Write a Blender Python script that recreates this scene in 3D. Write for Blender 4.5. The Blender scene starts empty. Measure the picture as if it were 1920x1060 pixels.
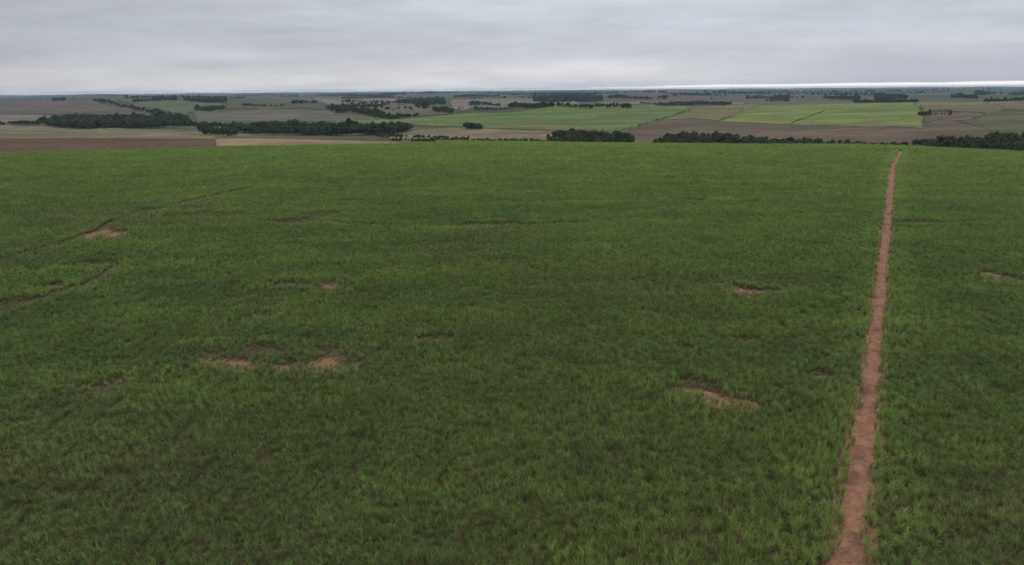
import bpy, math, random
import numpy as np
from mathutils import Vector, Matrix
from mathutils.geometry import delaunay_2d_cdt

random.seed(7)
rng = np.random.default_rng(7)
S = bpy.context.scene
COL = S.collection
R = math.radians

# ------------------------------------------------------------------ camera
F, CX, CY = 1280.0, 960.0, 530.0          # focal length and centre in photo pixels
PITCH, ROLL, H = R(15.8), R(0.48), 50.0
cam_data = bpy.data.cameras.new('camera')
cam_data.sensor_width = 36.0
cam_data.lens = 24.0
cam_data.clip_start = 0.5
cam_data.clip_end = 120000.0
cam = bpy.data.objects.new('camera', cam_data)
COL.objects.link(cam)
cam.matrix_world = (Matrix.Translation((0, 0, H)) @ Matrix.Rotation(R(90) - PITCH, 4, 'X')
                    @ Matrix.Rotation(-ROLL, 4, 'Z'))
S.camera = cam
S.cycles.max_bounces = 3
S.cycles.diffuse_bounces = 2
S.cycles.glossy_bounces = 1
S.cycles.transmission_bounces = 2
S.cycles.volume_bounces = 0
S.cycles.use_adaptive_sampling = False
S.cycles.denoising_prefilter = 'NONE'

# ------------------------------------------------------------------ light
S.view_settings.view_transform = 'Standard'
S.view_settings.look = 'None'
S.view_settings.exposure = 0.0
S.view_settings.gamma = 1.0
S.view_settings.use_curve_mapping = False
SUN_EL, SUN_AZ = R(48), R(35)             # azimuth from +Y towards +X
sun_data = bpy.data.lights.new('sun', 'SUN')
sun_data.energy = 0.9
sun_data.angle = R(25)
sun_data.color = (1.0, 0.97, 0.92)
sun = bpy.data.objects.new('sun', sun_data)
COL.objects.link(sun)
sd = Vector((math.sin(SUN_AZ) * math.cos(SUN_EL), math.cos(SUN_AZ) * math.cos(SUN_EL), math.sin(SUN_EL)))
sun.rotation_euler = sd.to_track_quat('Z', 'Y').to_euler()


class NT:
    """small helper to wire nodes"""
    def __init__(self, tree):
        self.t = tree
        tree.nodes.clear()

    def n(self, kind, **kw):
        nd = self.t.nodes.new(kind)
        for k, v in kw.items():
            setattr(nd, k, v)
        return nd

    def link(self, a, b):
        self.t.links.new(a, b)

    def put(self, sock, v):
        if isinstance(v, bpy.types.NodeSocket):
            self.t.links.new(v, sock)
        elif v is not None:
            sock.default_value = v

    def math(self, op, a, b=None, c=None, clamp=False):
        nd = self.n('ShaderNodeMath', operation=op, use_clamp=clamp)
        for i, v in enumerate((a, b, c)):
            if v is not None:
                self.put(nd.inputs[i], v)
        return nd.outputs[0]

    def vmath(self, op, a, b=None):
        nd = self.n('ShaderNodeVectorMath', operation=op)
        self.put(nd.inputs[0], a)
        if b is not None:
            self.put(nd.inputs[1], b)
        return nd.outputs[0]

    def remap(self, v, a, b, c=0.0, d=1.0, smooth=True):
        nd = self.n('ShaderNodeMapRange', interpolation_type='SMOOTHSTEP' if smooth else 'LINEAR')
        self.put(nd.inputs['Value'], v)
        nd.inputs['From Min'].default_value = a
        nd.inputs['From Max'].default_value = b
        nd.inputs['To Min'].default_value = c
        nd.inputs['To Max'].default_value = d
        return nd.outputs['Result']

    def noise(self, vec, scale, detail=3.0, rough=0.55, dist=0.0):
        nd = self.n('ShaderNodeTexNoise')
        self.put(nd.inputs['Vector'], vec)
        nd.inputs['Scale'].default_value = scale
        nd.inputs['Detail'].default_value = detail
        nd.inputs['Roughness'].default_value = rough
        nd.inputs['Distortion'].default_value = dist
        return nd.outputs['Fac']

    def mix(self, fac, a, b, blend='MIX'):
        nd = self.n('ShaderNodeMix', data_type='RGBA', blend_type=blend)
        self.put(nd.inputs[0], fac)
        for s, v in ((nd.inputs[6], a), (nd.inputs[7], b)):
            if isinstance(v, tuple):
                v = (*v[:3], 1.0)
            self.put(s, v)
        return nd.outputs[2]

    def ramp(self, fac, stops, interp='LINEAR'):
        nd = self.n('ShaderNodeValToRGB')
        cr = nd.color_ramp
        cr.interpolation = interp
        while len(cr.elements) < len(stops):
            cr.elements.new(0.5)
        for e, (p, c) in zip(cr.elements, stops):
            e.position = p
            e.color = (*c, 1.0) if len(c) == 3 else c
        self.put(nd.inputs[0], fac)
        return nd.outputs[0]


# ---- world: an overcast deck of stratus over a clear sky that shows only in the low gap
world = bpy.data.worlds.new('World')
S.world = world
world.use_nodes = True
w = NT(world.node_tree)
sky = w.n('ShaderNodeTexSky', sky_type='NISHITA')
sky.sun_disc = False
sky.sun_elevation = SUN_EL
sky.sun_rotation = SUN_AZ
sky.altitude = 600
sky.dust_density = 0.4
bg_clear = w.n('ShaderNodeBackground')
w.link(sky.outputs[0], bg_clear.inputs[0])
bg_clear.inputs[1].default_value = 0.12
tc = w.n('ShaderNodeTexCoord').outputs['Generated']
sep = w.n('ShaderNodeSeparateXYZ')
w.link(tc, sep.inputs[0])
dx, dy, dz = sep.outputs
el = w.math('MULTIPLY', w.math('ARCSINE', dz), 180 / math.pi)          # elevation in degrees
az = w.math('ARCTAN2', dx, dy)                                         # radians, + is right
comb = w.n('ShaderNodeCombineXYZ')
w.link(w.math('MULTIPLY', az, 1.5), comb.inputs[0])
w.link(w.math('MULTIPLY', el, 0.16), comb.inputs[1])
wob = w.noise(comb.outputs[0], 1.3, 2.0, 0.55)
wob2 = w.noise(comb.outputs[0], 4.0, 3.0, 0.6)
zc = w.math('ADD', w.math('MAXIMUM', dz, 0.0), 0.09)
deck = w.n('ShaderNodeCombineXYZ')
w.link(w.math('DIVIDE', dx, zc), deck.inputs[0])
w.link(w.math('DIVIDE', dy, zc), deck.inputs[1])
deckn = w.noise(deck.outputs[0], 0.36, 4.0, 0.5, 0.0)
e2 = w.math('ADD', el, w.math('MULTIPLY', w.math('SUBTRACT', wob, 0.5), 3.2))
e2 = w.math('ADD', e2, w.math('MULTIPLY', w.math('SUBTRACT', wob2, 0.5), 1.1))
e2n = w.math('POWER', w.math('MULTIPLY', w.math('MAXIMUM', e2, 0.0), 1 / 90.0), 0.5)
def ep(d):
    return (d / 90.0) ** 0.5
base = w.ramp(e2n, [(0.0, (0.490, 0.507, 0.552)), (ep(0.6), (0.559, 0.566, 0.591)), (ep(1.3), (0.598, 0.601, 0.610)),
                    (ep(2.5), (0.480, 0.497, 0.542)), (ep(4.5), (0.480, 0.512, 0.562)), (ep(8.5), (0.529, 0.561, 0.610)),
                    (ep(25), (0.62, 0.645, 0.68)), (1.0, (0.80, 0.81, 0.83))])
gain = w.math('ADD', w.math('MULTIPLY', w.math('SUBTRACT', deckn, 0.5), 0.72), w.math('MULTIPLY', w.math('SUBTRACT', wob2, 0.5), 0.46))
gain = w.math('ADD', gain, w.remap(az, -0.75, 0.30, -0.15, 0.10))
gain = w.math('ADD', gain, 1.13)
cc = w.n('ShaderNodeVectorMath', operation='SCALE')
w.link(base, cc.inputs[0])
w.link(gain, cc.inputs['Scale'])
# the deck is thicker and bluer low down on the right
low_r = w.math('MULTIPLY', w.remap(e2, 3.6, 1.2), w.remap(az, 0.15, 0.5))
ccol = w.mix(w.math('MULTIPLY', low_r, 0.75), cc.outputs[0], (0.42, 0.45, 0.53))
bg_cloud = w.n('ShaderNodeBackground')
w.link(ccol, bg_cloud.inputs[0])
gap_top = w.math('ADD', w.remap(az, -0.05, 0.45, 0.03, 0.27),
                 w.math('MULTIPLY', w.math('SUBTRACT', wob2, 0.5), 0.30))
gap = w.math('SUBTRACT', gap_top, el)
cover = w.math('MULTIPLY', w.remap(gap, -0.03, 0.06, 1.0, 0.0), w.remap(az, 2.2, 2.8, 1.0, 1.0))
mixs = w.n('ShaderNodeMixShader')
w.link(cover, mixs.inputs[0])
# the gap shows clear air and a sunlit bank of cloud far beyond it
bg_bank = w.n('ShaderNodeBackground')
bg_bank.inputs[0].default_value = (0.95, 0.97, 1.0, 1.0)
bank = w.n('ShaderNodeMixShader')
bank.inputs[0].default_value = 0.8
w.link(bg_clear.outputs[0], bank.inputs[1])
w.link(bg_bank.outputs[0], bank.inputs[2])
w.link(bank.outputs[0], mixs.inputs[1])
w.link(bg_cloud.outputs[0], mixs.inputs[2])
wo = w.n('ShaderNodeOutputWorld')
w.link(mixs.outputs[0], wo.inputs['Surface'])

# ------------------------------------------------------------------ terrain shape
def ss(t):
    t = np.clip(t, 0, 1)
    return t * t * (3 - 2 * t)

def ucoord(x, y):                          # distance across the near hill towards its brow
    return y + .30 * x - .12 * (np.sqrt(x * x + 8100) - 90) + 85 * ss((x - 320) / 140)

def ter(x, y):
    x = np.asarray(x, float); y = np.asarray(y, float)
    u = ucoord(x, y); v = y + .75 * x
    z = .35 * np.sin(x / 47 + .6) * np.cos(y / 61) + .5 * np.sin((x + .6 * y) / 133)
    z = z * ss((u + 200) / 300)
    z = z - 44 * ss((u - 620) / 560)
    z = z + 30 * ss((v - 1350) / 1900)
    d = np.hypot(x, y)
    far = ss((v - 2300) / 1700)
    z = z + 5 * ss((v - 1500) / 900) * np.sin(x / 260 + y / 420 + .5) * np.sin(y / 300 - x / 610)
    z = z - 16 * ss((v - 2900) / 1500)
    z = z + far * (13 * np.sin(x / 900 + y / 1500 + 1.2) + 12 * np.sin(y / 950 - x / 2100 + .4)
                   + 10 * np.sin(x / 480 + .9) * np.sin(y / 700) + 4 * np.sin(x / 190 + y / 330))
    return z - 8 * ss((d - 7000) / 9000)

def ground_at(px, py, tmin=20.0):
    """where the line of sight through a photo pixel meets the terrain (beyond tmin metres)"""
    a = (np.asarray(px, float) - CX) / F
    b = -(np.asarray(py, float) - CY) / F
    c, s = math.cos(ROLL), math.sin(ROLL)
    a2, b2 = a * c + b * s, -a * s + b * c
    cp, sp = math.cos(PITCH), math.sin(PITCH)
    rx, ry, rz = a2, cp + b2 * sp, b2 * cp - sp
    t = np.full(a.shape, float(tmin)); prev = t.copy()
    done = np.zeros(a.shape, bool); out = np.full(a.shape, 40000.0)
    while t.min() < 40000 and not done.all():
        g = H + t * rz - ter(t * rx, t * ry)
        new = (g < 0) & ~done
        if new.any():
            lo, hi = prev.copy(), t.copy()
            for _ in range(22):
                m = (lo + hi) / 2
                gm = H + m * rz - ter(m * rx, m * ry)
                lo = np.where(gm > 0, m, lo); hi = np.where(gm > 0, hi, m)
            out = np.where(new, hi, out); done |= new
        prev = t.copy(); t = t * 1.015
    return np.stack([out * rx, out * ry], -1)

def lattice_noise(x, y, scale, seed=0, octaves=3):
    """cheap value noise in numpy, about -1..1"""
    out = np.zeros(np.shape(x)); amp = 1.0; tot = 0.0
    for o in range(octaves):
        fx, fy = np.asarray(x) / scale + 31.7 * o, np.asarray(y) / scale - 17.3 * o
        ix, iy = np.floor(fx).astype(np.int64), np.floor(fy).astype(np.int64)
        tx, ty = fx - ix, fy - iy
        tx, ty = tx * tx * (3 - 2 * tx), ty * ty * (3 - 2 * ty)
        def h(i, j):
            n = (i * 374761393 + j * 668265263 + (seed + o) * 1442695041) & 0x7fffffff
            n = ((n ^ (n >> 13)) * 1274126177) & 0x7fffffff
            return ((n ^ (n >> 16)) & 0xffff) / 32767.5 - 1.0
        v = (h(ix, iy) * (1 - tx) + h(ix + 1, iy) * tx) * (1 - ty) + (h(ix, iy + 1) * (1 - tx) + h(ix + 1, iy + 1) * tx) * ty
        out = out + amp * v; tot += amp; amp *= .5; scale = scale / 2.1
    return out / tot

# ------------------------------------------------------------------ helpers for objects
def tag(o, label=None, cat=None, group=None, kind=None):
    if label: o['label'] = label
    if cat: o['category'] = cat
    if group: o['group'] = group
    if kind: o['kind'] = kind
    return o

def mesh_obj(name, verts, faces, mat, parent=None, smooth=False):
    me = bpy.data.meshes.new(name)
    me.from_pydata([tuple(v) for v in verts], [], [tuple(f) for f in faces])
    if mat: me.materials.append(mat)
    if smooth: me.polygons.foreach_set('use_smooth', [True] * len(me.polygons))
    me.update()
    o = bpy.data.objects.new(name, me)
    COL.objects.link(o)
    o.parent = parent
    return o

def material(name):
    m = bpy.data.materials.new(name)
    m.use_nodes = True
    t = NT(m.node_tree)
    out = t.n('ShaderNodeOutputMaterial')
    return m, t, out

def principled(t, out, color, rough=0.9, spec=0.2, bump=None, bump_d=0.1, bump_s=0.6):
    b = t.n('ShaderNodeBsdfPrincipled')
    t.put(b.inputs['Base Color'], color if isinstance(color, bpy.types.NodeSocket) else (*color, 1.0))
    b.inputs['Roughness'].default_value = rough
    b.inputs['Specular IOR Level'].default_value = spec
    if bump is not None:
        bp = t.n('ShaderNodeBump')
        bp.inputs['Strength'].default_value = bump_s
        bp.inputs['Distance'].default_value = bump_d
        t.link(bump, bp.inputs['Height'])
        t.link(bp.outputs[0], b.inputs['Normal'])
    t.link(b.outputs[0], out.inputs['Surface'])
    return b

def pos(t):
    return t.n('ShaderNodeNewGeometry').outputs['Position']

def soil_material(name, a, b, litter, litter_amount=0.5):
    m, t, out = material(name)
    p = pos(t)
    n1 = t.noise(p, 0.5, 5, 0.65)
    n2 = t.noise(p, 1.7, 4, 0.7)
    n3 = t.noise(p, 0.16, 4, 0.6, 0.6)
    c = t.mix(t.remap(n1, .35, .68), a, b)
    c = t.mix(t.math('MULTIPLY', t.remap(n3, .50, .66), litter_amount), c, litter)
    c = t.mix(t.remap(n2, .54, .68, 0, .7), c, tuple(v * .45 for v in litter))
    principled(t, out, c, 0.95, 0.1, t.math('ADD', n2, t.math('MULTIPLY', n1, 2.0)), 0.12)
    return m

def field_material(name, a, b, scale=0.012, fine=0.25, c=None):
    a, b = tuple(v * .80 for v in a), tuple(v * .80 for v in b)
    c = tuple(v * .80 for v in c) if c else None
    m, t, out = material(name)
    mp = t.n('ShaderNodeMapping')
    t.link(pos(t), mp.inputs[0])
    mp.inputs['Rotation'].default_value = (0, 0, 0.25)
    mp.inputs['Scale'].default_value = (0.45, 1.0, 1.0)
    n1 = t.noise(mp.outputs[0], scale, 6, 0.65, 0.6)
    n2 = t.noise(mp.outputs[0], fine, 4, 0.65)
    n4 = t.noise(mp.outputs[0], scale * 4.5, 5, 0.65, 0.4)
    col = t.mix(t.remap(n1, .38, .60), tuple(v * 1.18 for v in a), tuple(v * .78 for v in b))
    col = t.mix(t.remap(n4, .50, .66, 0, .75), col, c or (b[0] * .60, b[1] * .68, b[2] * .60))
    col = t.mix(t.remap(n2, .42, .70, 0, .6), col, tuple(v * .5 for v in a))
    principled(t, out, col, 0.95, 0.1)
    return m

# soils (oxide red latosol) and the far patchwork
M_track = soil_material('track_soil', (0.320, 0.170, 0.108), (0.235, 0.108, 0.068), (0.105, 0.068, 0.052), 0.75)
M_bare = soil_material('bare_soil', (0.280, 0.140, 0.092), (0.20, 0.093, 0.060), (0.215, 0.145, 0.085), 0.5)

mg, t, out = material('ground_soil_and_farmland')
p = pos(t)
sp_ = t.n('ShaderNodeSeparateXYZ'); t.link(p, sp_.inputs[0])
soil = t.mix(t.remap(t.noise(p, .4, 3, .6), .35, .68), (0.088, 0.058, 0.036), (0.070, 0.052, 0.030))
soil = t.mix(t.remap(t.noise(p, .09, 2, .6), .50, .64, 0, .7), soil, (0.10, 0.078, 0.044))
mp = t.n('ShaderNodeMapping'); t.link(p, mp.inputs[0])
mp.inputs['Rotation'].default_value = (0, 0, 0.35)
mp.inputs['Scale'].default_value = (1 / 900, 1 / 1500, 0)
wn = t.n('ShaderNodeTexNoise'); t.link(p, wn.inputs['Vector']); wn.inputs['Scale'].default_value = 0.0016
wv = t.vmath('ADD', mp.outputs[0], t.vmath('MULTIPLY', wn.outputs['Color'], (.55, .55, 0)))
vo = t.n('ShaderNodeTexVoronoi', distance='CHEBYCHEV'); t.link(wv, vo.inputs['Vector']); vo.inputs['Scale'].default_value = 1.0
vs = t.n('ShaderNodeSeparateColor'); t.link(vo.outputs['Color'], vs.inputs[0])
farm = t.ramp(vs.outputs[0], [(0.0, (0.072, 0.090, 0.036)), (.16, (0.122, 0.104, 0.068)), (.32, (0.144, 0.101, 0.072)),
                              (.46, (0.083, 0.101, 0.043)), (.60, (0.158, 0.126, 0.094)), (.74, (0.058, 0.072, 0.036)),
                              (.88, (0.115, 0.086, 0.068))], 'CONSTANT')
farm = t.mix(t.remap(t.noise(p, .004, 4, .62), .36, .60, 0, .75), farm, (0.060, 0.072, 0.036))
farm = t.mix(t.remap(t.noise(p, .03, 3, .62), .45, .65, 0, .6), farm, (0.035, 0.046, 0.024))
dist = t.n('ShaderNodeVectorMath', operation='LENGTH'); t.link(p, dist.inputs[0])
gc = t.mix(t.remap(dist.outputs['Value'], 880, 1050), soil, farm)
principled(t, out, gc, 0.95, 0.1, t.noise(p, 1.2, 2, .65), 0.15)
M_ground = mg

# ------------------------------------------------------------------ ground sheet to the horizon
def build_ground():
    ang = np.concatenate([np.linspace(-180, -54, 36, endpoint=False), np.linspace(-54, 54, 270, endpoint=False),
                          np.linspace(54, 180, 36, endpoint=False)])
    ang = np.radians(ang)
    rad = np.exp(np.linspace(math.log(15), math.log(45000), 520))
    A, RR = np.meshgrid(ang, rad)
    X, Y = RR * np.sin(A), RR * np.cos(A)
    Z = ter(X, Y)
    n = len(ang)
    V = np.stack([X, Y, Z], -1).reshape(-1, 3)
    V = np.vstack([V, [[0, 0, float(ter(0, 0))]]])
    i = np.arange(len(rad) - 1)[:, None] * n
    j = np.arange(n)[None, :]
    j2 = (j + 1) % n
    Fq = np.stack([i + j, i + n + j, i + n + j2, i + j2], -1).reshape(-1, 4)
    faces = Fq.tolist() + [[len(V) - 1, k, (k + 1) % n] for k in range(n)]
    o = mesh_obj('ground', V, [f[::-1] for f in faces], M_ground, smooth=True)
    tag(o, 'red soil and rolling farmland reaching from the near field to the horizon', kind='structure')
build_ground()

# ------------------------------------------------------------------ draped patches
def dense_loop(P, step, rough, seed):
    out = []
    n = len(P)
    for i in range(n):
        a, b = P[i], P[(i + 1) % n]
        k = max(1, int(np.linalg.norm(b - a) / step))
        for q in range(k):
            out.append(a + (b - a) * q / k)
    out = np.array(out)
    out[:, 0] += rough * lattice_noise(out[:, 0], out[:, 1], step * 2.5, seed)
    out[:, 1] += rough * lattice_noise(out[:, 0], out[:, 1], step * 2.5, seed + 9)
    return out

def inside(P, pts):
    x, y = pts[:, 0], pts[:, 1]
    r = np.zeros(len(pts), bool)
    n = len(P)
    for i in range(n):
        x0, y0 = P[i]; x1, y1 = P[(i + 1) % n]
        c = ((y0 > y) != (y1 > y)) & (x < (x1 - x0) * (y - y0) / (y1 - y0 + 1e-12) + x0)
        r ^= c
    return r

def wander(P, px_amp, seed):
    d = np.hypot(P[:, 0], P[:, 1])
    amp = px_amp * d * d / (88 * F)
    k = amp * lattice_noise(P[:, 0], P[:, 1], max(35.0, float(np.median(d)) * .055), seed, 3)
    return P + P / d[:, None] * k[:, None]

def draped(name, P, mat, lift, grid, skirt, step, rough, seed, relief=0.0, rel_scale=2.0):
    L = dense_loop(np.asarray(P, float), step, rough, seed)
    mn, mx = L.min(0), L.max(0)
    g = np.stack(np.meshgrid(np.arange(mn[0], mx[0], grid), np.arange(mn[1], mx[1], grid)), -1).reshape(-1, 2)
    g = g + rng.uniform(-.2, .2, g.shape) * grid
    g = g[inside(L, g)] if len(g) else g
    pts = np.vstack([L, g])
    org = pts.mean(0)
    vs, es, fs, *_ = delaunay_2d_cdt([Vector(q) for q in (pts - org)], [], [list(range(len(L)))], 1, 1e-4)
    V = np.array([[v.x, v.y] for v in vs]) + org
    Z = ter(V[:, 0], V[:, 1]) + lift
    if relief:
        Z = Z + relief * lattice_noise(V[:, 0], V[:, 1], rel_scale, seed + 3)
    verts = np.column_stack([V, Z]).tolist()
    faces = [list(f) for f in fs]
    cnt = {}
    for f in faces:
        for a, b in zip(f, f[1:] + f[:1]):
            cnt[(a, b)] = 1
    low = {}
    for (a, b) in list(cnt):
        if (b, a) not in cnt:
            for k in (a, b):
                if k not in low:
                    low[k] = len(verts)
                    verts.append([verts[k][0], verts[k][1], verts[k][2] - skirt])
            faces.append([b, a, low[a], low[b]])
    return mesh_obj(name, verts, faces, mat, smooth=False)

# ---- far fields: photo outline put on the ground at its own distance
M_redfield = field_material('ploughed_red_soil', (0.135, 0.085, 0.058), (0.165, 0.090, 0.060), .012, .2, (0.105, 0.085, 0.048))
M_straw = field_material('straw_stubble', (0.31, 0.235, 0.145), (0.27, 0.205, 0.125), .016, .2, (0.17, 0.16, 0.08))
M_buff = field_material('buff_pasture', (0.27, 0.215, 0.13), (0.20, 0.18, 0.10), .012, .15, (0.13, 0.14, 0.065))
M_brown = field_material('purple_brown_soil', (0.185, 0.135, 0.105), (0.145, 0.11, 0.085), .006, .1)
M_brown2 = field_material('brown_soil', (0.172, 0.120, 0.080), (0.145, 0.108, 0.070), .006, .1, (0.115, 0.105, 0.055))
M_taupe = field_material('taupe_stubble', (0.27, 0.22, 0.165), (0.22, 0.185, 0.14), .008, .1)
M_green = field_material('young_crop', (0.145, 0.215, 0.052), (0.130, 0.19, 0.052), .008, .12, (0.155, 0.17, 0.075))
M_lime = field_material('bright_crop', (0.200, 0.255, 0.055), (0.175, 0.225, 0.055), .01, .12, (0.18, 0.185, 0.08))
M_sage = field_material('sage_pasture', (0.145, 0.165, 0.085), (0.12, 0.14, 0.075), .008, .1)
M_grey = field_material('grey_fallow', (0.17, 0.155, 0.115), (0.14, 0.135, 0.09), .008, .1, (0.12, 0.13, 0.07))
M_olive = field_material('olive_pasture', (0.20, 0.185, 0.075), (0.16, 0.155, 0.07), .01, .12, (0.22, 0.16, 0.08))
M_dgreen = field_material('dark_pasture', (0.125, 0.125, 0.066), (0.105, 0.118, 0.058), .01, .12)

FIELDS = [  # name, material, photo outline, label, start distance
    ('ploughed_field', M_redfield, [(-60, 261), (150, 261), (404, 263), (406, 277), (200, 283), (-60, 292)],
     'ploughed dark red soil field bordering the far left of the crop', 500),
    ('stubble_field', M_buff, [(-60, 250), (120, 250), (300, 252), (404, 257), (404, 262.5), (150, 260.5), (-60, 260.5)],
     'narrow buff pasture strip just behind the ploughed red field', 500),
    ('stubble_field', M_straw, [(405, 260), (560, 262), (740, 267), (760, 271), (600, 274), (407, 275)],
     'pale straw stubble field on the brow behind the crop', 500),
    ('pasture', M_buff, [(-60, 236), (110, 238), (300, 243), (440, 250), (520, 262), (300, 262), (-60, 256)],
     'pale buff pasture below the long left wood', 960),
    ('pasture', M_sage, [(290, 231), (450, 233), (455, 243), (300, 240)],
     'small green pasture strip between the two left woods', 960),
    ('pasture', M_buff, [(745, 251), (800, 242), (880, 239), (960, 240), (1040, 246), (1050, 272), (760, 272), (730, 260)],
     'rough tan pasture in the dip behind the brow', 960),
    ('crop_field', M_green, [(590, 229), (760, 223), (880, 213), (1000, 206), (1170, 199), (1292, 200), (1285, 208), (1222, 228), (1150, 249),
                             (1040, 246), (960, 239), (860, 239), (770, 234), (650, 231)],
     'wide green crop field sloping up left of the brown field', 960),
    ('ploughed_field', M_brown2, [(1150, 250), (1225, 229), (1290, 225), (1345, 229), (1490, 235), (1730, 239), (1762, 222), (1800, 232), (1850, 241),
                                  (1870, 262), (1760, 276), (1200, 278), (1120, 262)],
     'long brown ploughed field beyond the nearest trees', 960),
    ('fallow_field', M_olive, [(1294, 207), (1345, 200), (1420, 197.5), (1385, 214), (1345, 228), (1290, 224), (1232, 227)],
     'olive brown fallow wedge between two green crop fields', 960),
    ('crop_field', M_lime, [(1347, 228), (1388, 213), (1425, 199), (1500, 195.5), (1712, 193), (1728, 215), (1731, 237.5), (1490, 234)],
     'bright lime green crop field on the right hillside', 960),
    ('pasture', M_olive, [(1716, 193), (1800, 191), (1935, 190), (1935, 207), (1850, 211), (1732, 213)],
     'olive yellow pasture at the top of the right hillside', 960),
    ('fallow_field', M_brown, [(1733, 214), (1850, 212), (1820, 226), (1785, 228), (1764, 221), (1734, 230)],
     'brown bare field beside the bright crop near the small square copse', 960),
    ('pasture', M_dgreen, [(1800, 229), (1822, 226), (1852, 212), (1935, 208), (1935, 262), (1872, 262), (1852, 240)],
     'dull olive green pasture on the far right slope', 960),
    ('ploughed_field', M_brown, [(-60, 191), (172, 191), (215, 199), (262, 210), (290, 218), (-60, 213.5)],
     'purple brown ploughed field above the long left wood', 960),
    ('stubble_field', M_taupe, [(-60, 214.5), (285, 219), (300, 222), (120, 226), (60, 231), (-60, 231)],
     'taupe stubble strip against the upper edge of the long left wood', 960),
    ('pasture', M_sage, [(222, 188), (345, 190), (420, 197), (420, 207), (360, 209), (350, 216), (318, 212), (262, 201)],
     'grey green pasture right of the diagonal tree line', 960),
    ('fallow_field', M_grey, [(362, 210), (420, 208), (520, 206), (612, 208), (660, 214), (735, 224), (590, 228.5), (440, 231), (372, 231)],
     'grey tan fallow field above the middle wood', 960),
    ('pasture', M_dgreen, [(428, 193), (560, 191), (608, 199), (612, 207), (520, 205), (425, 206)],
     'dull green pasture high on the middle left slope', 960),
    ('stubble_field', M_taupe, [(590, 184), (742, 183), (745, 194), (700, 197), (612, 196)],
     'tan stubble field in the far middle distance', 960),
    ('stubble_field', M_taupe, [(846, 187), (950, 186), (1080, 190), (1110, 197), (960, 198), (870, 208), (846, 206)],
     'pinkish tan stubble field in the far centre', 960),
    ('stubble_field', M_taupe, [(1122, 191), (1195, 189), (1262, 190), (1255, 197), (1130, 198)],
     'small pinkish stubble field above the green crop slope', 960),
    ('stubble_field', M_straw, [(1370, 190), (1397, 190), (1397, 196.5), (1370, 196.5)],
     'tiny pale rectangular stubble plot near the top of the slope', 960),
    ('stubble_field', M_straw, [(1854, 190.5), (1912, 190), (1912, 193), (1854, 194)],
     'thin pale stubble strip at the top right of the hillside', 960),
    ('grass_verge', M_buff, [(1500, 233.2), (1660, 236), (1731, 236.5), (1732, 239.5), (1640, 239), (1500, 236)],
     'pale grass verge along the lower edge of the bright lime crop', 960),
    ('fallow_field', M_brown, [(1850, 197), (1935, 196), (1935, 204), (1880, 208)],
     'reddish brown bare strip inside the olive pasture', 960),
    ('fallow_field', M_olive, [(880, 240), (1000, 236), (1100, 240), (1150, 247), (1045, 248), (960, 243)],
     'olive strip along the lower edge of the wide green crop', 960),
    ('fallow_field', M_grey, [(662, 196), (742, 196), (842, 208), (842, 213), (760, 220), (700, 210), (650, 203)],
     'grey fallow field among the middle distance woods', 960),
]
for i, (name, mat, outline, label, tmin) in enumerate(FIELDS):
    px = np.array(outline, float)
    P = ground_at(px[:, 0], px[:, 1], tmin)
    d = float(np.median(np.hypot(P[:, 0], P[:, 1])))
    size = np.ptp(P, 0)
    step = max(12.0, d * .012)
    P = wander(dense_loop(P, step * 2, 0.0, 1), 1.0 if d < 1000 else 2.4, 300 + i % 3)
    o = draped(name, P, mat, 0.35 + 0.06 * i + max(0, d - 1500) * 2.5e-4, max(20.0, min(size.min() / 5, d * .03)), 1.5 + d * 5e-4,
               step, step * .42, 40 + i)
    tag(o, label, kind='structure')

# ------------------------------------------------------------------ gaps in the crop: track, terrace lines, bare patches
def path_pts(px):
    P = ground_at(np.array([q[0] for q in px], float), np.array([q[1] for q in px], float))
    out = []
    for i in range(len(P) - 1):
        k = max(1, int(np.linalg.norm(P[i + 1] - P[i]) / 1.5))
        for q in range(k):
            out.append(P[i] + (P[i + 1] - P[i]) * q / k)
    out.append(P[-1])
    out = np.array(out)
    for _ in range(6):
        out[1:-1] = (out[:-2] + out[1:-1] * 2 + out[2:]) / 4
    return out

TRACK_PX = [(1583, 1130), (1592, 1060), (1601, 970), (1612, 880), (1625, 780), (1637, 680), (1645, 600), (1652, 530), (1660, 450),
            (1667, 385), (1671, 340), (1675, 312), (1683, 296), (1689, 284)]
TRACK = path_pts(TRACK_PX)
TRACK = np.vstack([TRACK[0] + (TRACK[0] - TRACK[8]) * np.linspace(6, .2, 24)[:, None], TRACK])
LINES = [  # narrow terrace lines where the crop stands apart: photo points, half width
    (path_pts([(-60, 512), (0, 490), (60, 474), (120, 458), (170, 441), (215, 416), (280, 399), (350, 381), (440, 360), (520, 346)]), 2.6),
    (path_pts([(505, 417), (560, 419), (650, 421), (740, 425), (860, 428), (950, 425), (1020, 423), (1100, 419)]), 2.5),
    (path_pts([(1690, 420), (1760, 421), (1830, 419)]), 1.7),
    (path_pts([(1850, 520), (1880, 529), (1935, 532)]), 2.3),
    (path_pts([(10, 582), (70, 566), (110, 551), (170, 536), (220, 500)]), 2.2),
    (path_pts([(1090, 380), (1160, 379), (1260, 379), (1340, 378)]), 2.4),
    (path_pts([(1320, 359), (1400, 357)]), 2.4),
    (path_pts([(990, 366), (1060, 364)]), 2.0),
    (path_pts([(512, 538), (545, 537), (575, 537), (612, 537)]), 2.2),
    (path_pts([(350, 668), (430, 666), (520, 664)]), 1.5),
    (path_pts([(1255, 733), (1300, 736)]), 1.6),
]
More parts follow.
